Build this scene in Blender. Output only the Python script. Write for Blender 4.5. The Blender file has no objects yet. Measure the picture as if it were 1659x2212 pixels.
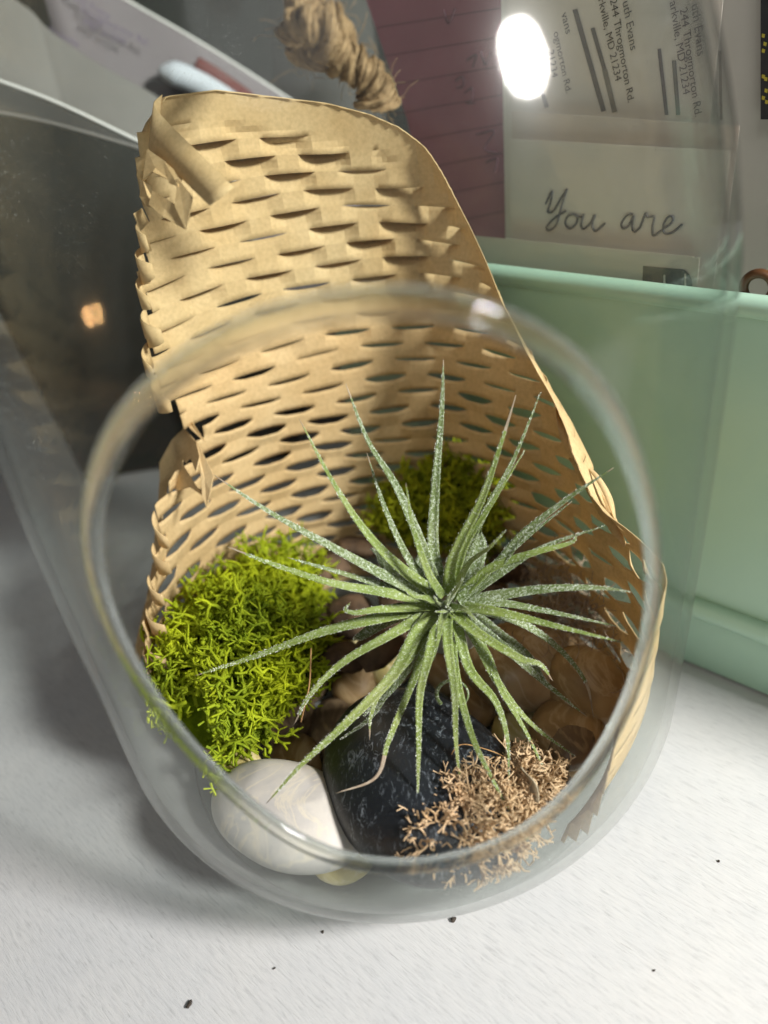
import bpy, bmesh, math, random
import numpy as np
from mathutils import Vector, Matrix

random.seed(7); rng = np.random.default_rng(7)
S = bpy.context.scene
COL = S.collection

# ------------------------------------------------------------------ camera
PITCH, ROLL = math.radians(32), math.radians(7)
CAM = np.array([.0019, -.1686, .1911])
FPX = 1662.0                                     # focal length in pixels of a 1659 x 2212 picture
FW = np.array([0, math.cos(PITCH), -math.sin(PITCH)])
UP0 = np.array([0, math.sin(PITCH), math.cos(PITCH)]); RT0 = np.array([1., 0, 0])
RT = math.cos(ROLL)*RT0 - math.sin(ROLL)*UP0
UP = math.sin(ROLL)*RT0 + math.cos(ROLL)*UP0
cd = bpy.data.cameras.new('camera'); co = bpy.data.objects.new('camera', cd); COL.objects.link(co)
co.matrix_world = Matrix(((RT[0], UP[0], -FW[0], CAM[0]), (RT[1], UP[1], -FW[1], CAM[1]), (RT[2], UP[2], -FW[2], CAM[2]), (0, 0, 0, 1)))
cd.sensor_fit = 'VERTICAL'; cd.sensor_height = 36; cd.sensor_width = 27; cd.lens = 36*FPX/2212
cd.clip_start = .01; cd.clip_end = 20
cd.dof.use_dof = True; cd.dof.focus_distance = .198; cd.dof.aperture_fstop = 7
S.camera = co

# ------------------------------------------------------------------ light
W = bpy.data.worlds.new('World'); S.world = W; W.use_nodes = True
W.node_tree.nodes['Background'].inputs[0].default_value = (.93, .97, 1, 1)
W.node_tree.nodes['Background'].inputs[1].default_value = .042

def lamp(name, kind, loc, target, energy, color, size):
    l = bpy.data.lights.new(name, kind); o = bpy.data.objects.new(name, l); COL.objects.link(o)
    l.energy = energy; l.color = color; o.location = loc
    if kind == 'AREA':
        l.shape = 'DISK'; l.size = size
        o.rotation_euler = (Vector(target)-Vector(loc)).to_track_quat('-Z', 'Y').to_euler()
    else:
        l.shadow_soft_size = size
    return o
lamp('desk_lamp_light', 'AREA', (.55, -.37, .515), (0, 0, .06), 12.6, (1, .97, .93), .13)
lamp('fill_light', 'AREA', (-.25, -.95, 1.25), (0, 0, .05), 3.6, (1, .98, .95), .9)  # unseen soft fill, added overhead and set forward to brighten the standing cards
lamp('warm_bulb_light', 'POINT', (-1.2, -.52, .2), None, 3.2, (1, .55, .22), .03)

S.view_settings.view_transform = 'Standard'; S.view_settings.look = 'None'
S.view_settings.exposure = .06; S.view_settings.gamma = 1
S.render.engine = 'CYCLES'
S.cycles.use_denoising = True
S.cycles.use_adaptive_sampling = True; S.cycles.adaptive_threshold = .03
S.cycles.max_bounces = 10; S.cycles.transparent_max_bounces = 24; S.cycles.transmission_bounces = 10
S.cycles.glossy_bounces = 6; S.cycles.diffuse_bounces = 3
S.cycles.sample_clamp_indirect = 6
S.cycles.caustics_reflective = False; S.cycles.caustics_refractive = True

# ------------------------------------------------------------------ helpers
def ray(x, y): return FW + RT*(x-829.5)/FPX - UP*(y-1106)/FPX
def px(x, y, d): return CAM + ray(x, y)*d                       # pixel at a depth along the view axis
def onz(x, y, z): r = ray(x, y); return CAM + r*((z-CAM[2])/r[2])
def onplane(x, y, P, n): r = ray(x, y); return CAM + r*(np.dot(np.asarray(P)-CAM, n)/np.dot(r, n))
def depth_of(P): return float(np.dot(np.asarray(P)-CAM, FW))

def tag(o, label=None, cat=None, group=None, kind=None):
    if label: o['label'] = label
    if cat: o['category'] = cat
    if group: o['group'] = group
    if kind: o['kind'] = kind
    return o
def empty(name, loc=(0, 0, 0)):
    o = bpy.data.objects.new(name, None); COL.objects.link(o); o.location = loc; o.empty_display_size = .01
    return o
def mesh(name, verts, faces, mats, parent=None, smooth=True, mi=None):
    me = bpy.data.meshes.new(name)
    me.from_pydata([tuple(map(float, v)) for v in verts], [], [tuple(map(int, f)) for f in faces])
    for m in (mats if isinstance(mats, (list, tuple)) else [mats]): me.materials.append(m)
    me.polygons.foreach_set('use_smooth', [smooth]*len(me.polygons))
    if mi is not None: me.polygons.foreach_set('material_index', list(map(int, mi)))
    me.update()
    o = bpy.data.objects.new(name, me); COL.objects.link(o)
    if parent is not None:
        o.parent = parent
        o.matrix_parent_inverse = Matrix.Translation(-Vector(parent.location))
    return o
def fix_normals(o):
    bm = bmesh.new(); bm.from_mesh(o.data); bmesh.ops.recalc_face_normals(bm, faces=bm.faces); bm.to_mesh(o.data); bm.free()
    return o
def tubes(name, P0, P1, R0, R1, mat, parent=None, sides=5):
    """many short tapered tubes in one mesh"""
    P0 = np.asarray(P0); P1 = np.asarray(P1); n = len(P0); T = P1-P0
    T = T/np.maximum(np.linalg.norm(T, axis=1, keepdims=True), 1e-9)
    H = np.where(np.abs(T[:, 2:3]) < .9, np.array([[0, 0, 1.]]), np.array([[1., 0, 0]]))
    A = np.cross(T, H); A /= np.linalg.norm(A, axis=1, keepdims=True); B = np.cross(T, A)
    a = np.arange(sides)*2*math.pi/sides
    ring = np.cos(a)[None, :, None]*A[:, None] + np.sin(a)[None, :, None]*B[:, None]
    V = np.concatenate([P0[:, None]+ring*np.asarray(R0)[:, None, None], P1[:, None]+ring*np.asarray(R1)[:, None, None]], 1).reshape(-1, 3)
    i = np.arange(sides); j = (i+1) % sides
    q = np.stack([i, j, j+sides, i+sides], 1)
    F = (q[None]+(np.arange(n)*2*sides)[:, None, None]).reshape(-1, 4)
    me = bpy.data.meshes.new(name)
    me.vertices.add(len(V)); me.vertices.foreach_set('co', V.ravel())
    me.loops.add(F.size); me.loops.foreach_set('vertex_index', F.ravel().astype(np.int32))
    me.polygons.add(len(F)); me.polygons.foreach_set('loop_start', np.arange(0, F.size, 4, dtype=np.int32))
    me.polygons.foreach_set('loop_total', np.full(len(F), 4, dtype=np.int32))
    me.polygons.foreach_set('use_smooth', np.ones(len(F), dtype=bool))
    me.update(calc_edges=True); me.validate()
    me.materials.append(mat)
    o = bpy.data.objects.new(name, me); COL.objects.link(o)
    if parent is not None:
        o.parent = parent; o.matrix_parent_inverse = Matrix.Translation(-Vector(parent.location))
    return o
def spline(pts, n):
    """Catmull-Rom through pts, n samples"""
    P = np.asarray(pts, float); P = np.vstack([2*P[0]-P[1], P, 2*P[-1]-P[-2]]); m = len(P)-3
    out = []
    for k in range(n):
        t = k/(n-1)*m; i = min(int(t), m-1); t -= i
        a, b, c, d = P[i:i+4]
        out.append(.5*((2*b)+(c-a)*t+(2*a-5*b+4*c-d)*t*t+(3*b-a-3*c+d)*t**3))
    return np.array(out)
def sweep(name, path, radii, mat, parent=None, sides=8):
    P = np.asarray(path); n = len(P); T = np.gradient(P, axis=0); T /= np.linalg.norm(T, axis=1, keepdims=True)
    h = np.array([0, 0, 1.]) if abs(T[0][2]) < .9 else np.array([1., 0, 0])
    V = []; F = []
    A = np.cross(T[0], h)
    for i in range(n):
        A = A-T[i]*np.dot(A, T[i]); A /= np.linalg.norm(A); B = np.cross(T[i], A)
        r = radii[i] if hasattr(radii, '__len__') else radii
        for k in range(sides):
            a = k*2*math.pi/sides; V.append(P[i]+r*(math.cos(a)*A+math.sin(a)*B))
    for i in range(n-1):
        for k in range(sides):
            k2 = (k+1) % sides; F.append((i*sides+k, i*sides+k2, (i+1)*sides+k2, (i+1)*sides+k))
    F.append(tuple(range(sides))[::-1]); F.append(tuple((n-1)*sides+k for k in range(sides)))
    return mesh(name, V, F, mat, parent)

# ------------------------------------------------------------------ materials
def newmat(name):
    m = bpy.data.materials.new(name); m.use_nodes = True; nt = m.node_tree
    return m, nt, nt.nodes['Principled BSDF']
def N(nt, t, **kw):
    n = nt.nodes.new(t)
    for k, v in kw.items(): setattr(n, k, v)
    return n
def coords(nt, scale=(1, 1, 1), rot=(0, 0, 0)):
    tc = N(nt, 'ShaderNodeTexCoord'); mp = N(nt, 'ShaderNodeMapping')
    mp.inputs['Scale'].default_value = scale; mp.inputs['Rotation'].default_value = rot
    nt.links.new(tc.outputs['Object'], mp.inputs['Vector']); return mp.outputs['Vector']
def noise(nt, vec, scale, detail=4, rough=.6, dist=0):
    n = N(nt, 'ShaderNodeTexNoise'); n.inputs['Scale'].default_value = scale; n.inputs['Detail'].default_value = detail
    n.inputs['Roughness'].default_value = rough; n.inputs['Distortion'].default_value = dist
    nt.links.new(vec, n.inputs['Vector']); return n.outputs['Fac']
def ramp(nt, fac, stops):
    r = N(nt, 'ShaderNodeValToRGB'); e = r.color_ramp.elements
    while len(e) < len(stops): e.new(.5)
    for k, (p, c) in enumerate(stops):
        e[k].position = p; e[k].color = (*c, 1) if len(c) == 3 else c
    nt.links.new(fac, r.inputs['Fac']); return r.outputs['Color']
def bump(nt, b, fac, strength, dist):
    n = N(nt, 'ShaderNodeBump'); n.inputs['Strength'].default_value = strength; n.inputs['Distance'].default_value = dist
    nt.links.new(fac, n.inputs['Height']); nt.links.new(n.outputs['Normal'], b.inputs['Normal']); return n
def mottled(name, c1, c2, scale, rough=.6, bstr=.3, bdist=.0005, sv=(1, 1, 1), lo=.35, hi=.65, spec=.5, bscale=None, trans=None, sheen=0, subsurf=0):
    m, nt, b = newmat(name)
    v = coords(nt, sv); f = noise(nt, v, scale)
    nt.links.new(ramp(nt, f, [(lo, c1), (hi, c2)]), b.inputs['Base Color'])
    b.inputs['Roughness'].default_value = rough; b.inputs['Specular IOR Level'].default_value = spec
    if bstr: bump(nt, b, noise(nt, v, bscale or scale*3), bstr, bdist)
    if sheen: b.inputs['Sheen Weight'].default_value = sheen
    if subsurf:
        b.inputs['Subsurface Weight'].default_value = subsurf; b.inputs['Subsurface Scale'].default_value = .003
        b.inputs['Subsurface Radius'].default_value = (1, .8, .6)
    if trans:
        t = N(nt, 'ShaderNodeBsdfTranslucent'); mx = N(nt, 'ShaderNodeMixShader'); mx.inputs[0].default_value = trans
        col = b.inputs['Base Color'].links[0].from_socket
        nt.links.new(col, t.inputs['Color'])
        nt.links.new(b.outputs[0], mx.inputs[1]); nt.links.new(t.outputs[0], mx.inputs[2])
        nt.links.new(mx.outputs[0], nt.nodes['Material Output'].inputs['Surface'])
    return m

# white painted table: brush strokes
M_TABLE, nt, b = newmat('white_paint')
rotv = (0, 0, math.radians(46))
v1 = coords(nt, (1, 1, 1), rotv)
mp2 = N(nt, 'ShaderNodeMapping'); mp2.inputs['Scale'].default_value = (60, 440, 1); nt.links.new(v1, mp2.inputs['Vector'])
st = noise(nt, mp2.outputs['Vector'], 3.2, 6, .65, .6)
mp3 = N(nt, 'ShaderNodeMapping'); mp3.inputs['Scale'].default_value = (45, 1100, 1); nt.links.new(v1, mp3.inputs['Vector'])
st2 = noise(nt, mp3.outputs['Vector'], 3, 4, .7, .3)
big = noise(nt, v1, 14, 3)
c_a = ramp(nt, st, [(.28, (.45, .455, .46)), (.46, (.56, .565, .57)), (.7, (.61, .61, .61))])
c_b = ramp(nt, st2, [(.31, (.45, .45, .45)), (.37, (1, 1, 1))])
mxn = N(nt, 'ShaderNodeMixRGB', blend_type='MULTIPLY'); mxn.inputs[0].default_value = .55
nt.links.new(c_a, mxn.inputs[1]); nt.links.new(c_b, mxn.inputs[2])
mxb = N(nt, 'ShaderNodeMixRGB', blend_type='MULTIPLY'); mxb.inputs[0].default_value = 1
nt.links.new(mxn.outputs[0], mxb.inputs[1]); nt.links.new(ramp(nt, big, [(.3, (.9, .92, .94)), (.7, (1, 1, .985))]), mxb.inputs[2])
nt.links.new(mxb.outputs[0], b.inputs['Base Color'])
b.inputs['Roughness'].default_value = .55
add = N(nt, 'ShaderNodeMath', operation='ADD'); nt.links.new(st, add.inputs[0]); nt.links.new(st2, add.inputs[1])
bump(nt, b, add.outputs[0], .4, .0004)

# clear glass of the wall: thin-walled clear glass with a film of dust
def thin_glass(name, IOR=1.26, tint=(.945, .965, .955, 1)):
    m, nt, b = newmat(name); nt.nodes.remove(b)
    fr = N(nt, 'ShaderNodeFresnel'); geo = N(nt, 'ShaderNodeNewGeometry'); ior = N(nt, 'ShaderNodeMix'); ior.data_type = 'FLOAT'
    ior.inputs[2].default_value = IOR; ior.inputs[3].default_value = 1/IOR      # same air-to-glass step on both faces of the thin wall
    nt.links.new(geo.outputs['Backfacing'], ior.inputs[0]); nt.links.new(ior.outputs[0], fr.inputs['IOR'])
    tr = N(nt, 'ShaderNodeBsdfTransparent'); tr.inputs['Color'].default_value = tint
    gl = N(nt, 'ShaderNodeBsdfGlossy'); gl.inputs['Roughness'].default_value = .055
    g2 = N(nt, 'ShaderNodeBsdfGlossy'); g2.inputs['Roughness'].default_value = .24; gm = N(nt, 'ShaderNodeMixShader'); gm.inputs[0].default_value = .17
    nt.links.new(gl.outputs[0], gm.inputs[1]); nt.links.new(g2.outputs[0], gm.inputs[2])
    mx = N(nt, 'ShaderNodeMixShader')
    nt.links.new(fr.outputs[0], mx.inputs[0]); nt.links.new(tr.outputs[0], mx.inputs[1]); nt.links.new(gm.outputs[0], mx.inputs[2])
    v = coords(nt)
    vo = N(nt, 'ShaderNodeTexVoronoi'); vo.inputs['Scale'].default_value = 900; nt.links.new(v, vo.inputs['Vector'])
    size = noise(nt, v, 900, 2)
    patch = noise(nt, v, 11, 3)
    dots = N(nt, 'ShaderNodeMath', operation='LESS_THAN'); nt.links.new(vo.outputs['Distance'], dots.inputs[0])
    th = N(nt, 'ShaderNodeMath', operation='MULTIPLY_ADD'); nt.links.new(patch, th.inputs[0]); th.inputs[1].default_value = .75; th.inputs[2].default_value = -.305
    nt.links.new(th.outputs[0], dots.inputs[1])
    dm = N(nt, 'ShaderNodeMath', operation='MULTIPLY'); nt.links.new(dots.outputs[0], dm.inputs[0]); nt.links.new(size, dm.inputs[1])
    film = N(nt, 'ShaderNodeMath', operation='MULTIPLY_ADD'); nt.links.new(dm.outputs[0], film.inputs[0]); film.inputs[1].default_value = .42
    fl = N(nt, 'ShaderNodeMath', operation='MULTIPLY'); nt.links.new(noise(nt, v, 60, 4), fl.inputs[0]); fl.inputs[1].default_value = .006
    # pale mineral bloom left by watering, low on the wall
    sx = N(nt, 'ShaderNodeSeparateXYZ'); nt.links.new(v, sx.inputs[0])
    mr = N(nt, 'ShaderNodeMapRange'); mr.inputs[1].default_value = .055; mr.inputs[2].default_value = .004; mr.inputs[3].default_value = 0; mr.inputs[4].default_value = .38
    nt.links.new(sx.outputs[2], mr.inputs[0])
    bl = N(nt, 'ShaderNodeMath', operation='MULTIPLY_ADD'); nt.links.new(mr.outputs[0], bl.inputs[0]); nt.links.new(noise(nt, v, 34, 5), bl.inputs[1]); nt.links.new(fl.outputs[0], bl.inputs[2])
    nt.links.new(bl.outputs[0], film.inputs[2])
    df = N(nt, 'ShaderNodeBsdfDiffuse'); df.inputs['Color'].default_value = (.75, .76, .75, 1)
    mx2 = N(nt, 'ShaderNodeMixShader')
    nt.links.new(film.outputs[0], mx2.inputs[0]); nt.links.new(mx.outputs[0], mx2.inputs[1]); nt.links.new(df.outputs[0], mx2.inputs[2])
    nt.links.new(mx2.outputs[0], nt.nodes['Material Output'].inputs['Surface'])
    return m
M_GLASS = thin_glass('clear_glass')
M_RIM, nt, b = newmat('rim_glass')
b.inputs['Transmission Weight'].default_value = 1; b.inputs['Roughness'].default_value = .03; b.inputs['IOR'].default_value = 1.4
b.inputs['Base Color'].default_value = (.98, .99, .985, 1)
tr = N(nt, 'ShaderNodeBsdfTransparent'); tr.inputs['Color'].default_value = (.95, .97, .96, 1); mx = N(nt, 'ShaderNodeMixShader'); mx.inputs[0].default_value = .55
nt.links.new(tr.outputs[0], mx.inputs[1]); nt.links.new(b.outputs[0], mx.inputs[2]); nt.links.new(mx.outputs[0], nt.nodes['Material Output'].inputs['Surface'])

# kraft paper
M_KRAFT, nt, b = newmat('kraft_paper')
v = coords(nt)
f1 = noise(nt, v, 900, 3, .7); f2 = noise(nt, v, 45, 4)
ca = ramp(nt, f2, [(.3, (.71, .495, .245)), (.7, (.81, .605, .335))])
cb = ramp(nt, f1, [(.3, (.8, .78, .74)), (.6, (1, 1, 1))])
mm = N(nt, 'ShaderNodeMixRGB', blend_type='MULTIPLY'); mm.inputs[0].default_value = .8
nt.links.new(ca, mm.inputs[1]); nt.links.new(cb, mm.inputs[2]); nt.links.new(mm.outputs[0], b.inputs['Base Color'])
b.inputs['Roughness'].default_value = .75; b.inputs['Specular IOR Level'].default_value = .3
bump(nt, b, noise(nt, v, 700, 3), .25, .0003)
tl = N(nt, 'ShaderNodeBsdfTranslucent'); nt.links.new(mm.outputs[0], tl.inputs['Color'])
mx = N(nt, 'ShaderNodeMixShader'); mx.inputs[0].default_value = .2
nt.links.new(b.outputs[0], mx.inputs[1]); nt.links.new(tl.outputs[0], mx.inputs[2]); nt.links.new(mx.outputs[0], nt.nodes['Material Output'].inputs['Surface'])

M_LEAF, nt, b = newmat('air_plant_leaf')
v = coords(nt)
f1 = noise(nt, v, 1500, 2, .8); f2 = noise(nt, v, 70, 3)
ca = ramp(nt, f2, [(.3, (.085, .125, .03)), (.5, (.13, .175, .05)), (.75, (.20, .24, .095))])
mm = N(nt, 'ShaderNodeMixRGB'); nt.links.new(ramp(nt, f1, [(.48, (0, 0, 0)), (.68, (.75, .75, .75))]), mm.inputs[0])
nt.links.new(ca, mm.inputs[1]); mm.inputs[2].default_value = (.62, .68, .58, 1); nt.links.new(mm.outputs[0], b.inputs['Base Color'])
b.inputs['Roughness'].default_value = .6; b.inputs['Sheen Weight'].default_value = .25; b.inputs['Sheen Roughness'].default_value = .4
bump(nt, b, f1, .7, .0004)
M_LEAFY = M_LEAF.copy(); M_LEAFY.name = 'young_leaf'
for n_ in M_LEAFY.node_tree.nodes:
    if n_.type == 'VALTORGB':
        e_ = n_.color_ramp.elements
        if len(e_) == 3:
            for k_, c_ in enumerate(((.13, .185, .03), (.19, .25, .05), (.27, .32, .10))): e_[k_].color = (*c_, 1)
        else: e_[0].position = .54; e_[1].position = .74
M_SCALE = mottled('leaf_scales', (.74, .77, .71), (.9, .92, .88), 300, .45, 0)
M_LTIP = mottled('leaf_tip', (.26, .19, .13), (.40, .34, .26), 300, .7, .3)
M_LDRY = mottled('dry_leaf_grey', (.36, .34, .28), (.5, .47, .4), 200, .7, .4)

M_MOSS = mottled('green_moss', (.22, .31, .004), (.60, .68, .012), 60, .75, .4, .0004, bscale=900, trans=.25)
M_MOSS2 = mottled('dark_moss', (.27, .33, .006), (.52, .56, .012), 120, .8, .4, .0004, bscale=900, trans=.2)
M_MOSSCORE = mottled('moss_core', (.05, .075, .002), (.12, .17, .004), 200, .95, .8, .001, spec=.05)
M_LICHEN = mottled('tan_lichen', (.58, .39, .21), (.78, .58, .37), 140, .75, .4, .0004, bscale=900, trans=.15)
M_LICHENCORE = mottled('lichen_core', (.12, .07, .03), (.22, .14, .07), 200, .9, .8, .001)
M_HAIR = mottled('tangle_fibre', (.30, .21, .15), (.48, .38, .29), 200, .7, 0)
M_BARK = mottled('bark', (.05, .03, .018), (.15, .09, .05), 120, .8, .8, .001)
M_TWIG = mottled('twig', (.28, .14, .05), (.5, .29, .12), 200, .8, .6, .0006)
M_HUSK = mottled('husk', (.45, .36, .24), (.66, .57, .42), 120, .6, .4, .0004, trans=.2)

def stone_mat(name, base, vein, dark, scale, rough, veinw=.03, sss=0):
    m, nt, b = newmat(name); v = coords(nt)
    f = noise(nt, v, scale, 5, .6, .4)
    c = ramp(nt, f, [(.3, dark), (.6, base)])
    w = noise(nt, v, scale*.55, 6, .55, 1.4)
    d = N(nt, 'ShaderNodeMath', operation='SUBTRACT'); nt.links.new(w, d.inputs[0]); d.inputs[1].default_value = .5
    a = N(nt, 'ShaderNodeMath', operation='ABSOLUTE'); nt.links.new(d.outputs[0], a.inputs[0])
    k = ramp(nt, a.outputs[0], [(0, (.8, .8, .8)), (veinw, (0, 0, 0))])
    mm = N(nt, 'ShaderNodeMixRGB'); nt.links.new(k, mm.inputs[0]); nt.links.new(c, mm.inputs[1]); mm.inputs[2].default_value = (*vein, 1)
    nt.links.new(mm.outputs[0], b.inputs['Base Color']); b.inputs['Roughness'].default_value = rough
    bump(nt, b, noise(nt, v, scale*6, 4), .12, .0006)
    if sss:
        b.inputs['Subsurface Weight'].default_value = sss; b.inputs['Subsurface Scale'].default_value = .004; b.inputs['Subsurface Radius'].default_value = (1, .9, .75)
    return m
M_WSTONE = stone_mat('white_stone', (.53, .50, .455), (.60, .55, .45), (.40, .39, .385), 95, .5, .03, 0)
M_BSTONE, nt, b = newmat('black_stone')
v = coords(nt, (1, 1, 1), (0, 0, .15))
mp = N(nt, 'ShaderNodeMapping'); mp.inputs['Scale'].default_value = (1, .45, .6); nt.links.new(v, mp.inputs['Vector'])
f = noise(nt, mp.outputs['Vector'], 560, 7, .75, 1.6); pat = noise(nt, v, 45, 3)
k = ramp(nt, f, [(.54, (0, 0, 0)), (.66, (1, 1, 1))])
k2 = N(nt, 'ShaderNodeMixRGB', blend_type='MULTIPLY'); k2.inputs[0].default_value = 1; nt.links.new(k, k2.inputs[1]); nt.links.new(ramp(nt, pat, [(.35, (.12, .12, .12)), (.6, (1, 1, 1))]), k2.inputs[2])
mm = N(nt, 'ShaderNodeMixRGB'); nt.links.new(k2.outputs[0], mm.inputs[0]); mm.inputs[1].default_value = (.013, .016, .020, 1); mm.inputs[2].default_value = (.28, .32, .36, 1)
nt.links.new(mm.outputs[0], b.inputs['Base Color']); b.inputs['Roughness'].default_value = .38
bump(nt, b, f, .2, .0006)
M_PEB = [stone_mat('yellow_pebble', (.62, .52, .22), (.7, .6, .35), (.42, .33, .10), 70, .4, .03, .2),
         stone_mat('cream_pebble', (.68, .62, .45), (.7, .65, .5), (.5, .44, .28), 70, .4, .03, .2),
         stone_mat('amber_pebble', (.42, .27, .12), (.5, .36, .2), (.22, .13, .05), 60, .5, .03, .2),
         stone_mat('tan_pebble', (.52, .37, .21), (.58, .46, .3), (.32, .21, .11), 60, .35, .03, .2),
         stone_mat('brown_pebble', (.22, .145, .085), (.34, .24, .14), (.10, .065, .04), 60, .4, .03)]
M_JUTE = mottled('jute_fibre', (.22, .135, .06), (.46, .31, .16), 420, .7, .3, .0003, trans=.12)
M_MINT = mottled('mint_enamel', (.38, .58, .45), (.42, .62, .49), 9, .32, .05, .0004, bscale=300)
def flat(name, c, rough=.7, sc=30, var=.06, trans=0):
    return mottled(name, tuple(x*(1-var) for x in c), tuple(min(1, x*(1+var)) for x in c), sc, rough, .12, .0002, bscale=1200, trans=trans or None)
M_PAPER = flat('white_paper', (.84, .77, .69)); M_PAPER2 = flat('cream_paper', (.80, .70, .61)); M_PEACH = flat('peach_paper', (.66, .52, .45))
M_GREYP = flat('grey_envelope', (.22, .21, .195)); M_GREYP2 = flat('lilac_grey_envelope', (.20, .175, .185))
M_PINK = flat('pink_paper', (.40, .165, .215)); M_CHAR = flat('charcoal_card', (.075, .072, .066)); M_SHADE = flat('shade_sheet', (.022, .023, .019))
M_LITEDGE = flat('lit_paper_edge', (.82, .81, .78)); M_INK = flat('grey_ink', (.14, .14, .15)); M_BLACK = flat('black_ink', (.03, .03, .035)); M_BLUE = flat('violet_ink', (.20, .16, .24))
M_PINKL = flat('pink_rule', (.20, .09, .12)); M_STAMP = flat('stamp_green', (.10, .12, .10)); M_YEL = flat('yellow_print', (.6, .5, .06)); M_RING = flat('brown_ring', (.10, .045, .018), .35)
M_WALL = flat('dark_wall', (.03, .031, .028)); M_CAPSULE = flat('pale_reflection', (.62, .66, .72), .35); M_RED = flat('dark_red', (.14, .03, .025)); M_CRUMB = flat('dark_crumb', (.04, .03, .022), .8, 300, .4)
M_CREAMW = flat('cream_board', (.66, .63, .57))

# ------------------------------------------------------------------ setting
TV = [(-1.4, -1.2, 0), (1.4, -1.2, 0), (1.4, .62, 0), (-1.4, .62, 0), (-1.4, -1.2, -.03), (1.4, -1.2, -.03), (1.4, .62, -.03), (-1.4, .62, -.03)]
o = mesh('table_top', TV, [(0, 1, 2, 3), (7, 6, 5, 4), (0, 4, 5, 1), (1, 5, 6, 2), (2, 6, 7, 3), (3, 7, 4, 0)], M_TABLE, smooth=False); tag(o, kind='structure')
o = mesh('wall', [(-1.4, .625, -.6), (1.4, .625, -.6), (1.4, .625, 1.5), (-1.4, .625, 1.5), (-1.4, .66, -.6), (1.4, .66, -.6), (1.4, .66, 1.5), (-1.4, .66, 1.5)],
         [(0, 1, 2, 3), (7, 6, 5, 4), (0, 4, 5, 1), (1, 5, 6, 2), (2, 6, 7, 3), (3, 7, 4, 0)], M_WALL, smooth=False); tag(o, kind='structure')

# ------------------------------------------------------------------ glass terrarium
RC = .043; ZD = .150; ZT = .245
def Rw(z):
    return .077+.039*(z-RC)-.257*(z-RC)**2
def Rout(z):
    if z <= 0: return 0.
    if z < RC: return .077-RC+RC*math.sqrt(max(0, 1-((RC-z)/RC)**2))
    if z < ZD: return Rw(z)
    # dome
    t = (z-ZD)/(ZT-ZD)
    if t >= 1: return 0.
    e = math.sqrt(1-t**2.1)
    return (Rw(ZD)-.013*t*(1-t))*e
TH = .0022
def Rin(z): return max(0., Rout(z)-TH)
def body_hit(O, D, fn, zlo, zhi):
    """distance from O along D to the wall of revolution"""
    lo, hi = 0., .25
    for _ in range(44):
        m = (lo+hi)/2; P = O+D*m
        inside = zlo < P[2] < zhi and math.hypot(P[0], P[1]) < fn(P[2])
        lo, hi = (m, hi) if inside else (lo, m)
    return O+D*lo
def front_hit(x, y, off=0., far=False):
    r = ray(x, y); ts = np.linspace(.03, .5, 2500); last = None
    for t in (ts[::-1] if far else ts):
        P = CAM+r*t
        if 0 < P[2] < ZT and math.hypot(P[0], P[1]) < Rout(P[2])-off: return P
    return None
RIMPX = [(196, 1110), (250, 960), (372, 815), (570, 706), (760, 658), (900, 648), (1040, 672), (1180, 752), (1300, 878), (1385, 1040), (1412, 1200), (1392, 1400), (1296, 1632), (1150, 1786), (1000, 1854), (870, 1872), (700, 1842), (505, 1712), (358, 1552), (258, 1376), (204, 1230)]
rim3 = [front_hit(x, y, .001) for x, y in RIMPX]
OC = np.array([.002, 0, .088])
# rim as polar angle from the -y axis around OC
az = []; th = []
for P in rim3:
    d = (P-OC); d /= np.linalg.norm(d); az.append(math.atan2(d[2], d[0])); th.append(math.acos(-d[1]))
az = np.array(az); th = np.array(th)
# smooth periodic fit
AM = np.stack([np.ones_like(az)]+[g(k*az) for k in (1, 2, 3, 4, 5) for g in (np.cos, np.sin)], 1)
CF = np.linalg.lstsq(AM, th, rcond=None)[0]
def theta0(a): return float(CF[0]+sum(CF[1+2*(k-1)]*math.cos(k*a)+CF[2+2*(k-1)]*math.sin(k*a) for k in (1, 2, 3, 4, 5)))
def dirn(a, t): return np.array([math.sin(t)*math.cos(a), -math.cos(t), math.sin(t)*math.sin(a)])
terr = empty('glass_terrarium'); tag(terr, 'clear glass hanging terrarium with large round side opening, standing on white table', 'terrarium')
NA, NT = 144, 110
def shell(fn, zlo, zhi):
    V = []
    for j in range(NT+1):
        s = j/NT
        for i in range(NA):
            a = 2*math.pi*i/NA; t0 = theta0(a); t = t0+(math.pi-t0)*s
            V.append(body_hit(OC, dirn(a, t), fn, zlo, zhi))
    return V
VO = shell(Rout, 0.0004, ZT); VI = shell(Rin, .005, ZT-TH)
F = []; n0 = len(VO)
def hole(P): return P[2] > .2 and math.hypot(P[0], P[1]) < .007
for j in range(NT):
    for i in range(NA):
        i2 = (i+1) % NA; q = (j*NA+i, j*NA+i2, (j+1)*NA+i2, (j+1)*NA+i)
        if hole(sum(np.array(VO[k]) for k in q)/4): continue
        F.append(q); F.append(tuple(k+n0 for k in q[::-1]))
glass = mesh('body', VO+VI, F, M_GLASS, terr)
fix_normals(glass)
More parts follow.
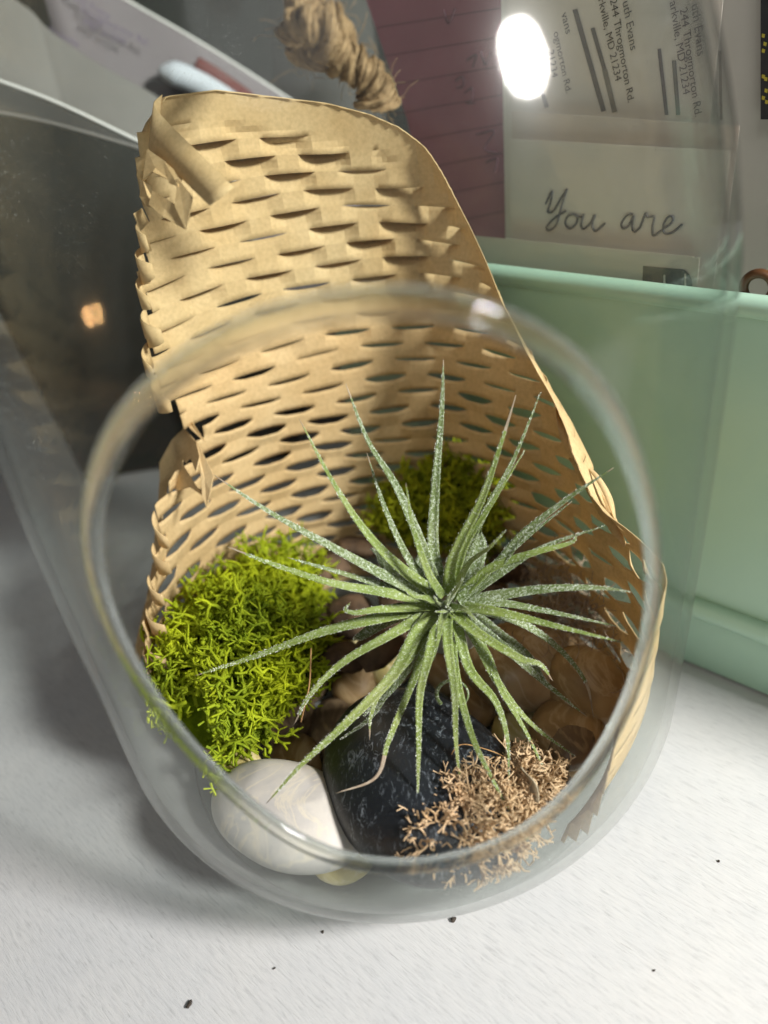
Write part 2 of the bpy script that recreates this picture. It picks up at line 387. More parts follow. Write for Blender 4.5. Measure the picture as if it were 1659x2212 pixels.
# polished bead round the opening
rp = [(np.array(VO[i])+np.array(VI[i]))/2 for i in range(NA)]
V = []; F = []; RS = 14
for i in range(NA):
    T = rp[(i+1) % NA]-rp[i-1]; T /= np.linalg.norm(T)
    rad = np.array([rp[i][0], rp[i][1], 0]); rad /= np.linalg.norm(rad); B = np.cross(T, rad); B /= np.linalg.norm(B); A = np.cross(B, T)
    for k in range(RS):
        c = 2*math.pi*k/RS; V.append(rp[i]+.0014*math.cos(c)*A+.0021*math.sin(c)*B)
for i in range(NA):
    for k in range(RS):
        k2 = (k+1) % RS; i2 = (i+1) % NA; F.append((i*RS+k, i*RS+k2, i2*RS+k2, i2*RS+k))
rim = fix_normals(mesh('rim', V, F, M_RIM, terr))

# thick clear foot of the vessel
prof_ = [(0.0001, .0007)]+[(Rout(z)-.0003, z) for z in np.linspace(.0009, .0125, 12)]+[(Rin(z)+.0003, z) for z in np.linspace(.0125, .0066, 8)]+[(.02, .0060), (.0001, .0060)]
V = []; F = []; SG = 96
for (r_, z_) in prof_:
    for k in range(SG): V.append((r_*math.cos(2*math.pi*k/SG), r_*math.sin(2*math.pi*k/SG), z_))
for j in range(len(prof_)-1):
    for k in range(SG):
        k2 = (k+1) % SG; F.append((j*SG+k, j*SG+k2, (j+1)*SG+k2, (j+1)*SG+k))
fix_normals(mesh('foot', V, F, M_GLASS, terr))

# ------------------------------------------------------------------ kraft paper sleeve (slit honeycomb paper)
def interp(x, pts):
    xs, ys = zip(*pts); return float(np.interp(x, xs, ys))
def stand_off(azd): return .0025+.011*float(np.interp(azd, [20, 45, 80, 100, 114], [0, .75, 1, .4, 0]))
def far_top(x, y):
    r = ray(x, y)
    for t in np.linspace(.5, .03, 3000):
        P = CAM+r*t
        if 0 < P[2] < ZT:
            a_ = math.degrees(math.atan2(P[0], P[1]))
            if math.hypot(P[0], P[1]) < Rin(P[2])-stand_off(a_): return (a_, P[2])
RIGHT = [far_top(x, y) for x, y in [(800, 245), (865, 272), (930, 320), (968, 372), (1000, 430), (1060, 530), (1125, 650), (1215, 790), (1290, 930), (1345, 1060)]]
TOP = [(-92, .052), (-75, .07), (-60, .10), (-50, .142), (-43, .176), (-37, .1822), (-25, .182), (0, .1755)]+RIGHT
TOP += [(a_, z_) for a_, z_ in [(105, RIGHT[-1][1]-.004), (120, .074), (130, .068), (137, .052), (143, .018), (153, .002)] if a_ > RIGHT[-1][0]+6]
def sleeve_pt(azd, z, off):
    a = math.radians(azd); r = Rin(z)-stand_off(azd)*min(1., .25+z/.06)-.0025*(1-min(1., .25+z/.06))
    r += -.0012*math.sin(a*3+.7)-.0012
    # the free right-hand edge curls inward a little
    e = max(0., interp(azd, TOP)-z)
    if azd > 20 and e < .015: r -= .0085*(1-e/.015)**1.7*min(1, (azd-20)/35)*(1. if azd < 95 else max(0., 1-(azd-95)/15))
    r += off
    return np.array([r*math.sin(a), r*math.cos(a), z])
ROWH = .0054; PITCHU = .0218; SLIT = .0152; RREF = .074
NU = 14                                                 # columns per pitch
sleeve = empty('kraft_paper_sleeve'); tag(sleeve, 'torn brown kraft honeycomb paper sleeve lining the inside of the glass', 'paper sleeve')
V = []; F = []
umin = math.radians(-95)*RREF; umax = math.radians(152)*RREF
ncol = int((umax-umin)/(PITCHU/NU)); z0 = .018; nrow = 32
rjit = {}
def gap(u, row):
    """0 at the ends of a slit, 1 at its middle; 0 on the bridges"""
    c = (u-umin)/PITCHU + (.5 if row % 2 else 0); k = math.floor(c+.5); d = (c-k)*PITCHU
    if abs(d) > SLIT/2: return 0., k
    x = abs(d)/(SLIT/2); return min(1., 1.25*(1-x**1.6)), k
def amp(row, k):
    key = (row, k)
    if key not in rjit: rjit[key] = (random.uniform(.35, 1.3), random.choice([.25, .7, 1., 1.2])*random.uniform(.8, 1.2))
    return rjit[key]
grid = {}
NSUB = 3
for r in range(nrow):
    for c in range(ncol+1):
        u = umin+c*PITCHU/NU; azd = math.degrees(u/RREF)
        for s in range(NSUB+1):
            t = s/NSUB; z = z0+(r+t)*ROWH
            gl, kl = gap(u, r); gh, kh = gap(u, r+1)
            a1, b1 = amp(r, kl); a2, b2 = amp(r+1, kh)
            wl = (1-t)**1.3; wh = t**1.3
            zt = interp(azd, TOP)
            edge = min(1., max(0., (zt-z-(.0075 if azd < 22 else .002))/.004))*(1. if azd < 105 else max(.12, 1-(azd-105)/14))
            kz = float(np.interp(z, [.03, .085, .115, .14], [-.55, -.5, .6, 1.]))*edge   # the slits gape downwards low on the sleeve, upwards near its top
            op = edge*float(np.interp(azd, [-60, -15, 30], [.42, 1, .8]))*float(np.interp(z, [.085, .125, .15], [.75, .5, .16]))
            zz = z + wl*gl*.0004*a1*op - wh*(gh**.8)*.0023*a2*op
            off = -wl*gl*.0012*b1*kz + t*gh*.0032*b2*kz
            zz += .0010*math.sin(azd*.055+z*62)+.0005*math.sin(azd*.13+z*140)
            grid[(r, c, s)] = len(V); V.append(sleeve_pt(azd, zz, off))
def left_lim(z):
    return interp(z, [(.02, -94), (.048, -92), (.062, -72), (.072, -66), (.080, -60), (.085, -46), (.093, -46), (.102, -51), (.116, -55), (.15, -47), (.17, -42), (.19, -38)])
for r in range(nrow):
    for c in range(ncol):
        u = umin+(c+.5)*PITCHU/NU; azd = math.degrees(u/RREF); zc = z0+(r+.5)*ROWH
        lim = left_lim(zc)+(1.2 if r % 2 else -1.2) if zc < .165 else left_lim(zc)-3
        if azd < lim: continue
        for s in range(NSUB):
            zc = z0+(r+(s+.5)/NSUB)*ROWH
            if zc-.0030 > max(interp(azd, TOP), interp(azd-.9, TOP), interp(azd+.9, TOP)): continue
            F.append((grid[(r, c, s)], grid[(r, c+1, s)], grid[(r, c+1, s+1)], grid[(r, c, s+1)]))
used = sorted(set(i for f in F for i in f)); remap = {i: k for k, i in enumerate(used)}
# pull the stepped top edge onto the smooth cut line
nv = []
for i in used:
    nv.append(V[i])
for P in nv:
    azd = math.degrees(math.atan2(P[0], P[1]))
    if azd > -44: P[2] = min(P[2], interp(azd, TOP))
sheet = mesh('sheet', nv, [tuple(remap[i] for i in f) for f in F], M_KRAFT, sleeve, smooth=True)
bm = bmesh.new(); bm.from_mesh(sheet.data); bmesh.ops.remove_doubles(bm, verts=bm.verts, dist=2e-5)
for e_ in bm.edges:
    if len(e_.link_faces) == 2 and e_.calc_face_angle(0) > math.radians(4): e_.smooth = False
bm.to_mesh(sheet.data); bm.free()
md = sheet.modifiers.new('thick', 'SOLIDIFY'); md.thickness = .00028; md.offset = 0

def ribbon(name, top, bot, parent, n=14, wob=0):
    A = spline(top, n); B = spline(bot, n); V = []; F = []
    for k in range(n): V += [A[k], (A[k]+B[k])/2+wob*np.array([0, -.001, 0]), B[k]]
    for k in range(n-1):
        F += [(3*k, 3*k+3, 3*k+4, 3*k+1), (3*k+1, 3*k+4, 3*k+5, 3*k+2)]
    o = mesh(name, V, F, M_KRAFT, parent); m = o.modifiers.new('thick', 'SOLIDIFY'); m.thickness = .0003; m.offset = 0
    return o
fold = sleeve_pt(-38, .181, 0); D0 = depth_of(fold)
ribbon('flap', [px(350, 204, D0), px(333, 225, D0-.004), px(360, 262, D0-.010), px(430, 330, D0-.019), px(505, 404, D0-.028)],
       [px(350, 300, D0-.001), px(322, 318, D0-.006), px(348, 345, D0-.011), px(395, 388, D0-.018), px(452, 444, D0-.026)], sleeve, 22, 1)
def plate(name, pxs, parent, bend=0):
    """a small torn paper piece from an outline of (x, y, depth)"""
    P = [px(*q) for q in pxs]; c = sum(P)/len(P)
    V = [c]+P; n = len(P)
    o = mesh(name, V, [(0, 1+k, 1+(k+1) % n) for k in range(n)], M_KRAFT, parent, smooth=False)
    m = o.modifiers.new('thick', 'SOLIDIFY'); m.thickness = .0003; m.offset = 0
    return o
e = D0-.010
# torn cells hanging under the flap: open frames
for pts in ([(318, 322, e), (352, 345, e-.003), (372, 392, e-.006), (330, 372, e-.004), (309, 392, e-.001)],
            [(352, 345, e-.003), (395, 385, e-.007), (384, 402, e-.009), (366, 396, e-.006)],
            [(309, 388, e-.001), (330, 430, e-.002), (345, 452, e-.006), (316, 445, e-.003), (302, 425, e)],
            [(330, 412, e-.004), (376, 440, e-.008), (404, 498, e-.010), (352, 468, e-.007), (322, 442, e-.004)],
            [(384, 384, e-.008), (416, 425, e-.011), (404, 500, e-.011), (378, 446, e-.009)],
            [(288, 462, e), (306, 450, e+.002), (322, 480, e+.002), (304, 500, e)]):
    plate('torn_cell', pts, sleeve)
# torn tabs down the left edge
def tab(z, azd, w, h, curl, tip=.4):
    a = math.radians(azd)
    nrm = np.array([-math.sin(a), -math.cos(a), 0]); tan = np.array([-math.cos(a), math.sin(a), 0])   # inward; toward the left end
    base = sleeve_pt(azd, z, -.0006); V = []; F = []; n = 7
    for k in range(n+1):
        t = k/n; ang = curl*t
        # arc that bends inward
        p = base+w*(tan*math.sin(ang)/max(curl, .01)+nrm*(1-math.cos(ang))/max(curl, .01)) if curl > .01 else base+tan*w*t
        hh = h*(1-t)**.8+.0006
        V += [p+np.array([0, 0, hh*tip]), p+np.array([0, 0, -hh*(1-tip)-.003*t])]
    for k in range(n): F.append((2*k, 2*k+2, 2*k+3, 2*k+1))
    o = mesh('torn_tab', V, F, M_KRAFT, sleeve, smooth=True); m = o.modifiers.new('thick', 'SOLIDIFY'); m.thickness = .0003; m.offset = 0
for z, a_, w, h, cu in [(.163, -44, .009, .009, 2.4), (.152, -46, .010, .008, 1.9), (.145, -48, .011, .009, 2.3), (.137, -50, .009, .007, 2.0), (.128, -51, .011, .010, 2.5), (.119, -53, .010, .007, 1.7), (.109, -53, .012, .009, 2.2),
                        (.072, -66, .010, .008, 1.8), (.066, -70, .010, .008, 2.0), (.060, -76, .009, .007, 1.7), (.054, -82, .009, .007, 1.9), (.049, -88, .010, .008, 1.6)]:
    tab(z, a_, w, h, cu, random.uniform(.3, .7))
# torn slivers along the right-hand edge
def on_edge(x, y, k=.002):
    q = far_top(x, y); return px(x, y, depth_of(sleeve_pt(q[0], q[1]-.002, 0))-k) if q else px(x, y, .2)
for top_, bot_ in (([(1186, 838), (1212, 905), (1240, 962), (1262, 1010)], [(1196, 850), (1206, 930), (1222, 975), (1250, 1008)]),
                   ([(1238, 985), (1285, 1045), (1322, 1100), (1352, 1172)], [(1228, 990), (1262, 1050), (1300, 1120), (1350, 1185)]),
                   ([(1262, 1000), (1296, 1030), (1322, 1075), (1330, 1120)], [(1266, 1006), (1290, 1040), (1312, 1085), (1328, 1124)])):
    ribbon('torn_sliver', [on_edge(*q, .006) for q in top_], [on_edge(*q, .009) for q in bot_], sleeve, 14)
# the big curled piece torn out of the left side
d0 = .232
for pts in ([(382, 862, d0+.016), (400, 890, d0+.008), (446, 958, d0-.002), (410, 925, d0+.004)],
            [(372, 950, d0+.012), (398, 925, d0+.008), (424, 955, d0), (432, 985, d0-.004), (424, 1020, d0-.004), (415, 985, d0), (402, 1000, d0+.002), (388, 985, d0+.008)],
            [(424, 950, d0), (462, 1028, d0-.006), (455, 1062, d0-.007), (447, 1098, d0-.007), (437, 1070, d0-.006), (432, 1010, d0-.004)],
            [(345, 1000, d0+.014), (372, 950, d0+.012), (396, 990, d0+.006), (392, 1030, d0+.004), (360, 1050, d0+.009), (346, 1045, d0+.012)],
            [(396, 1005, d0+.004), (437, 1070, d0-.006), (448, 1066, d0-.006), (420, 1050, d0-.002), (385, 1060, d0+.004), (362, 1048, d0+.009), (385, 1035, d0+.005)],
            [(345, 1040, d0+.013), (362, 1050, d0+.009), (357, 1105, d0+.006), (342, 1095, d0+.011)],
            [(340, 1095, d0+.011), (351, 1110, d0+.007), (350, 1175, d0+.005), (334, 1185, d0+.010)],
            [(335, 1150, d0+.010), (358, 1165, d0+.004), (356, 1248, d0+.001), (332, 1220, d0+.007)],
            [(330, 1215, d0+.008), (342, 1240, d0+.004), (330, 1325, d0), (316, 1300, d0+.005)],
            [(318, 1290, d0+.005), (330, 1320, d0+.001), (312, 1400, d0-.003), (296, 1450, d0-.005), (286, 1425, d0-.002), (305, 1340, d0+.003)]):
    plate('torn_piece', pts, sleeve)

# ------------------------------------------------------------------ stones
def stone(name, c, ax, rot, mat, label, cat='stone', group=None, seed=0, lump=.06, seg=36, sq=.92):
    rs = np.random.default_rng(seed); ph = rs.uniform(0, 6.28, 9); fr = rs.normal(size=(9, 3))*1.4
    V = []; F = []; nr = seg//2
    R_ = np.array(Matrix.Rotation(rot[2], 3, 'Z') @ Matrix.Rotation(rot[1], 3, 'Y') @ Matrix.Rotation(rot[0], 3, 'X'))
    for j in range(nr+1):
        t = math.pi*j/nr
        for i in range(seg):
            a = 2*math.pi*i/seg; d = np.array([math.sin(t)*math.cos(a), math.sin(t)*math.sin(a), math.cos(t)])
            k = 1+lump*sum(math.sin(np.dot(fr[q], d)*1.6+ph[q]) for q in range(9))/3
            e_ = np.sign(d)*np.abs(d)**sq
            V.append(R_ @ (e_*np.array(ax)*k))
    for j in range(nr):
        for i in range(seg):
            i2 = (i+1) % seg; F.append((j*seg+i, (j+1)*seg+i, (j+1)*seg+i2, j*seg+i2))
    o = mesh(name, V, F, mat); o.location = c
    bm = bmesh.new(); bm.from_mesh(o.data); bmesh.ops.remove_doubles(bm, verts=bm.verts, dist=1e-7); bmesh.ops.recalc_face_normals(bm, faces=bm.faces); bm.to_mesh(o.data); bm.free()
    tag(o, label, cat, group); return o
stone('white_stone', onz(620, 1758, .0245), (.0218, .0138, .0085), (.10, .06, math.radians(-30)), M_WSTONE, 'smooth white oval stone with pale yellow veins at the front of the terrarium', seed=3, lump=.018, seg=64, sq=1.)
stone('black_stone', onz(908, 1680, .0275), (.0222, .0310, .0138), (-.10, .05, math.radians(14)), M_BSTONE, 'large smooth black stone with faint grey veins under the air plant', seed=5, lump=.075, seg=64)
stone('tan_stone', onz(1145, 1440, .024), (.021, .014, .013), (0, .2, .3), M_PEB[3], 'large tan polished stone in shade under the drooping leaves', seed=8, lump=.08, seg=40)
stone('amber_stone', onz(1255, 1480, .026), (.010, .013, .011), (0, 0, .5), M_PEB[2], 'glossy orange amber stone beside the tan stone', seed=9, lump=.08, seg=32)
stone('amber_stone', onz(1225, 1600, .018), (.013, .010, .010), (0, 0, .9), M_PEB[2], 'brown amber stone behind the tan lichen', seed=19, lump=.08, seg=32)
# bed of small pebbles on the glass floor
pk = 0
spots = []
for ring, nn, zz in ((.036, 13, .0125), (.022, 8, .0115), (.052, 18, .021)):
    for k in range(nn):
        a = 2*math.pi*(k+random.uniform(-.15, .15))/nn
        spots.append((ring*math.sin(a), ring*math.cos(a), zz+random.uniform(-.001, .001)))
WS = onz(606, 1760, .0245)
spots = [p for p in spots if math.dist(p[:2], WS[:2]) > .021 and (p[1] > -.04 or abs(p[0]) > .006)]
spots = [p for p in spots if p[1] < .012 or p[0] > .02 or p[2] < .015]
for q, (x, y, z) in enumerate(spots):
    front = y < -.03 and x < .02
    mi_ = random.choice([0, 0, 1, 1, 3]) if front else random.choice([2, 3, 4, 4, 0])
    cn = ['yellow', 'cream', 'amber', 'tan', 'brown'][mi_]
    ang = math.atan2(x, y)
    place = 'touching the glass wall' if math.hypot(x, y) > .045 else ('in the middle ring of the bed' if math.hypot(x, y) > .03 else 'in the heart of the bed under the larger stones')
    stone('pebble', (x, y, z), (random.uniform(.0085, .011), random.uniform(.0065, .0085), random.uniform(.005, .0065)), (random.uniform(-.3, .3), random.uniform(-.3, .3), -ang+random.uniform(-.4, .4)), M_PEB[mi_],
          f'small {cn} pebble {place}', 'pebble', f'{cn} pebbles {place}', seed=100+q, lump=.09, seg=18)

stone('yellow_stone', onz(742, 1850, .015), (.0085, .0065, .006), (0, 0, .4), M_PEB[0], 'pale yellow stone wedged between the white stone and the black stone', seed=77, lump=.08, seg=28)

# ------------------------------------------------------------------ moss and lichen
def dome(name, c, ax, rotz, mat, parent, lump=.1, seed=0):
    o = stone(name, (0, 0, 0), ax, (0, 0, rotz), mat, '', seed=seed, lump=lump, seg=28)
    for k in ('label', 'category'):
        if k in o: del o[k]
    o.location = c; o.parent = parent; o.matrix_parent_inverse = Matrix.Translation(-Vector(parent.location))
    return o
def branching(seeds, dirs, r0, seg, levels, spread, rs, curl=.25, fork=(2, 3), shrink=.86, rshrink=.72, tipfork=True):
    A, B, RA, RB = [], [], [], []
    stack = [(p, d/np.linalg.norm(d), r0*rs.uniform(.8, 1.25), seg*rs.uniform(.75, 1.3), 0) for p, d in zip(seeds, dirs)]
    while stack:
        p, d, r, l, lev = stack.pop()
        nseg = 3 if lev < levels-2 else (2 if lev < levels-1 else 1)
        for s in range(nseg):
            d = d+rs.normal(size=3)*curl; d /= np.linalg.norm(d)
            q = p+d*l/nseg; r2 = r*(rshrink**(1/nseg)); A.append(p); B.append(q); RA.append(r); RB.append(r2); p, r = q, r2
        if lev < levels-1:
            for k in range(rs.integers(fork[0], fork[1]+1)):
                e = d+rs.normal(size=3)*spread; e /= np.linalg.norm(e)
                stack.append((p, e, r, l*shrink*rs.uniform(.8, 1.2), lev+1))
    return np.array(A), np.array(B), np.array(RA), np.array(RB)
def cushion(name, c, ax, rotz, nseed, mat, core, label, cat, rs, r0=.0006, seg=.0034, levels=4, spread=.6, curl=.25, lump=.1, zmin=-.4, lift=.6, **kw):
    root = empty(name, c); tag(root, label, cat)
    Rz = np.array(Matrix.Rotation(rotz, 3, 'Z')); ax = np.array(ax)
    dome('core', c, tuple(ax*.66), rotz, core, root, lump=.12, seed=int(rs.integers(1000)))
    P, D = [], []
    while len(P) < nseed:
        d = rs.normal(size=3); d /= np.linalg.norm(d)
        if d[2] < zmin: continue
        k = .74*(1+lump*(math.sin(d[0]*5+1)+math.sin(d[1]*6+2)+math.sin(d[2]*5)))
        p = np.array(c)+Rz @ (d*ax*k); nr = Rz @ (d/ax); nr /= np.linalg.norm(nr)
        P.append(p); D.append(nr*lift+rs.normal(size=3)*.65)
    A, B, RA, RB = branching(P, D, r0, seg, levels, spread, rs, curl, **kw)
    ok = np.array([math.hypot(b_[0], b_[1]) < Rin(max(.001, b_[2]))-.0015 and b_[2] > (.025 if name.startswith('green') else .006) for b_ in B]) & np.array([math.hypot(a_[0], a_[1]) < Rin(max(.001, a_[2]))-.0015 for a_ in A])
    if name.startswith('green'): ok &= ~((B[:, 1] < -.013) & (B[:, 0] < -.051))
    A, B, RA, RB = A[ok], B[ok], RA[ok], RB[ok]
    o = tubes('branch_tangle', A, B, RA, RB, mat, root, 5); o['kind'] = 'stuff'
    return root
rs = np.random.default_rng(11)
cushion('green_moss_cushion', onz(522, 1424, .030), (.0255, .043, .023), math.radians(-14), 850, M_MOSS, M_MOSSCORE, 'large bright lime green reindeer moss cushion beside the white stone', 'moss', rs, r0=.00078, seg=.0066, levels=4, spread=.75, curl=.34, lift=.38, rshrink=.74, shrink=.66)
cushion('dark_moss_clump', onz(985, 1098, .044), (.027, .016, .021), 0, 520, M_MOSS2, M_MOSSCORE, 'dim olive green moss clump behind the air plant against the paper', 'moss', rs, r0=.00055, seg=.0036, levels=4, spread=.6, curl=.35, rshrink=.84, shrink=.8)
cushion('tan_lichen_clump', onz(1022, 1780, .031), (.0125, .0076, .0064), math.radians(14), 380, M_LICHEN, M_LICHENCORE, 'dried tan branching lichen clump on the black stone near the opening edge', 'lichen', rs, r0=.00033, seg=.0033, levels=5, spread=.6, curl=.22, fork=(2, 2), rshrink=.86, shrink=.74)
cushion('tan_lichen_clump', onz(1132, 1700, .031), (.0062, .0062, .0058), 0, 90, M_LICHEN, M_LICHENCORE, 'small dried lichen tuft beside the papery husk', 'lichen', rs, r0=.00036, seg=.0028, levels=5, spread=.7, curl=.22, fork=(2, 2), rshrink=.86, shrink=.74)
# tangle of fine grey brown fibres
root = empty('fibre_tangle', onz(1235, 1320, .034)); tag(root, 'tangle of fine grey brown plant fibres at the shaded right side', 'fibres')
A, B, RA, RB = [], [], [], []
c = np.array(onz(1235, 1320, .034))
for k in range(420):
    p = c+rs.normal(size=3)*np.array([.0075, .011, .006]); d = rs.normal(size=3); d /= np.linalg.norm(d); w = rs.normal(size=3)*.5
    for s in range(9):
        q = p+d*.0014; d = d+np.cross(w, d)*.6+rs.normal(size=3)*.12; d /= np.linalg.norm(d)
        if math.hypot(q[0], q[1]) > .069: break
        A.append(p); B.append(q); RA.append(.00012); RB.append(.00012); p = q
o = tubes('fibre_mass', A, B, RA, RB, M_HAIR, root, 4); o['kind'] = 'stuff'
# bark chips filling the shaded middle
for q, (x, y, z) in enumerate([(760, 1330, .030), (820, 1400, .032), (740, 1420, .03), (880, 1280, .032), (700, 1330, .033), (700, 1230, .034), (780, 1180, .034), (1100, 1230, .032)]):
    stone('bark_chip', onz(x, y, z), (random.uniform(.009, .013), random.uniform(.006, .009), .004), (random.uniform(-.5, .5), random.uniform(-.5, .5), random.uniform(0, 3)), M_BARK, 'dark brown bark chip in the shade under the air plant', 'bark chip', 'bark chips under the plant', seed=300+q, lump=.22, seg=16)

# ------------------------------------------------------------------ air plant
RC3 = onz(962, 1306, .067); DR = depth_of(RC3)
plant = empty('air_plant', RC3); tag(plant, 'silvery green spiky air plant with radiating narrow leaves on the black stone', 'plant')
AX = (CAM-RC3); AX /= np.linalg.norm(AX); AX = AX*.85+np.array([0, 0, .5]); AX /= np.linalg.norm(AX)
def leaf(pts, w, dd, tipbrown=.0, thick=.0009, mat=None, base=.0):
    """pts: pixels from root to tip; dd: depth change at mid and tip; w: width in metres at the base"""
    n = len(pts); P = []
    for k, (x, y) in enumerate(pts):
        t = k/(n-1); d = DR+base*(1-t)+(dd[0]*4*t*(1-t)+dd[1]*t*t)
        P.append(px(x, y, d)+(rs.normal(size=3)*.0005 if 0 < k < n-1 else 0))
    M_ = 34; C_ = spline(P, M_); C_ += rs.normal(size=(1, 3))*.0003
    T = np.gradient(C_, axis=0); T /= np.linalg.norm(T, axis=1, keepdims=True)
    V, F, MI = [], [], []
    prof = 10
    for i in range(M_):
        t = i/(M_-1); s = np.cross(T[i], AX); s /= np.linalg.norm(s); nn = np.cross(s, T[i])
        if nn @ AX < 0: nn = -nn
        ww = w*.5*((1-t)**.85*(1-.08*t)+.03); tk = thick*((1-t)**.8*.9+.12)
        cup = .75*(1-.35*t)
        for k in range(prof):
            if k < 5: x = -1+k*.5; yy = cup*ww*(x*x-.35)+tk*.5*(1-x*x)+tk*.08
            else: x = 1-(k-5)*.5; yy = cup*ww*(x*x-.35)-tk*.5*(1-x*x)-tk*.08
            V.append(C_[i]+s*x*ww+nn*yy)
    for i in range(M_-1):
        for k in range(prof):
            k2 = (k+1) % prof; F.append((i*prof+k, i*prof+k2, (i+1)*prof+k2, (i+1)*prof+k)); MI.append(2 if i/(M_-1) > 1-tipbrown else 0)
    F.append(tuple(range(prof))); MI.append(0); F.append(tuple((M_-1)*prof+k for k in range(prof))); MI.append(0)
    # silvery scales that stand off the surface
    nb = len(V); L = np.sum(np.linalg.norm(np.diff(C_, axis=0), axis=1)); ns = int(L/.056*900*(w/.004))
    Va = np.array(V)
    for k in range(ns):
        i = int(rs.integers(0, int((M_-1)*(1-tipbrown*.9)))); j = int(rs.integers(0, prof)); a, b_, c_ = Va[i*prof+j], Va[i*prof+(j+1) % prof], Va[(i+1)*prof+j]
        u, v_ = rs.uniform(0, 1, 2); p = a+(b_-a)*u+(c_-a)*v_
        out = p-(C_[i]*(1-v_)+C_[i+1]*v_); on = np.linalg.norm(out)
        out = out/on if on > 1e-7 else AX
        sz = rs.uniform(.00016, .00034); t1 = rs.normal(size=3); t1 /= np.linalg.norm(t1); e1 = np.cross(out, t1)
        q = len(V); V += [p+e1*sz*.45, p-e1*sz*.45, p+out*sz*.8+T[i]*sz*.7]; F.append((q, q+1, q+2)); MI.append(1)
    o = mesh('leaf', V, F, [mat or M_LEAF, M_SCALE, M_LTIP], plant, True, MI)
    return o
U, DN, RT_ = (-.004, -.016), (-.006, .002), (-.004, .002)
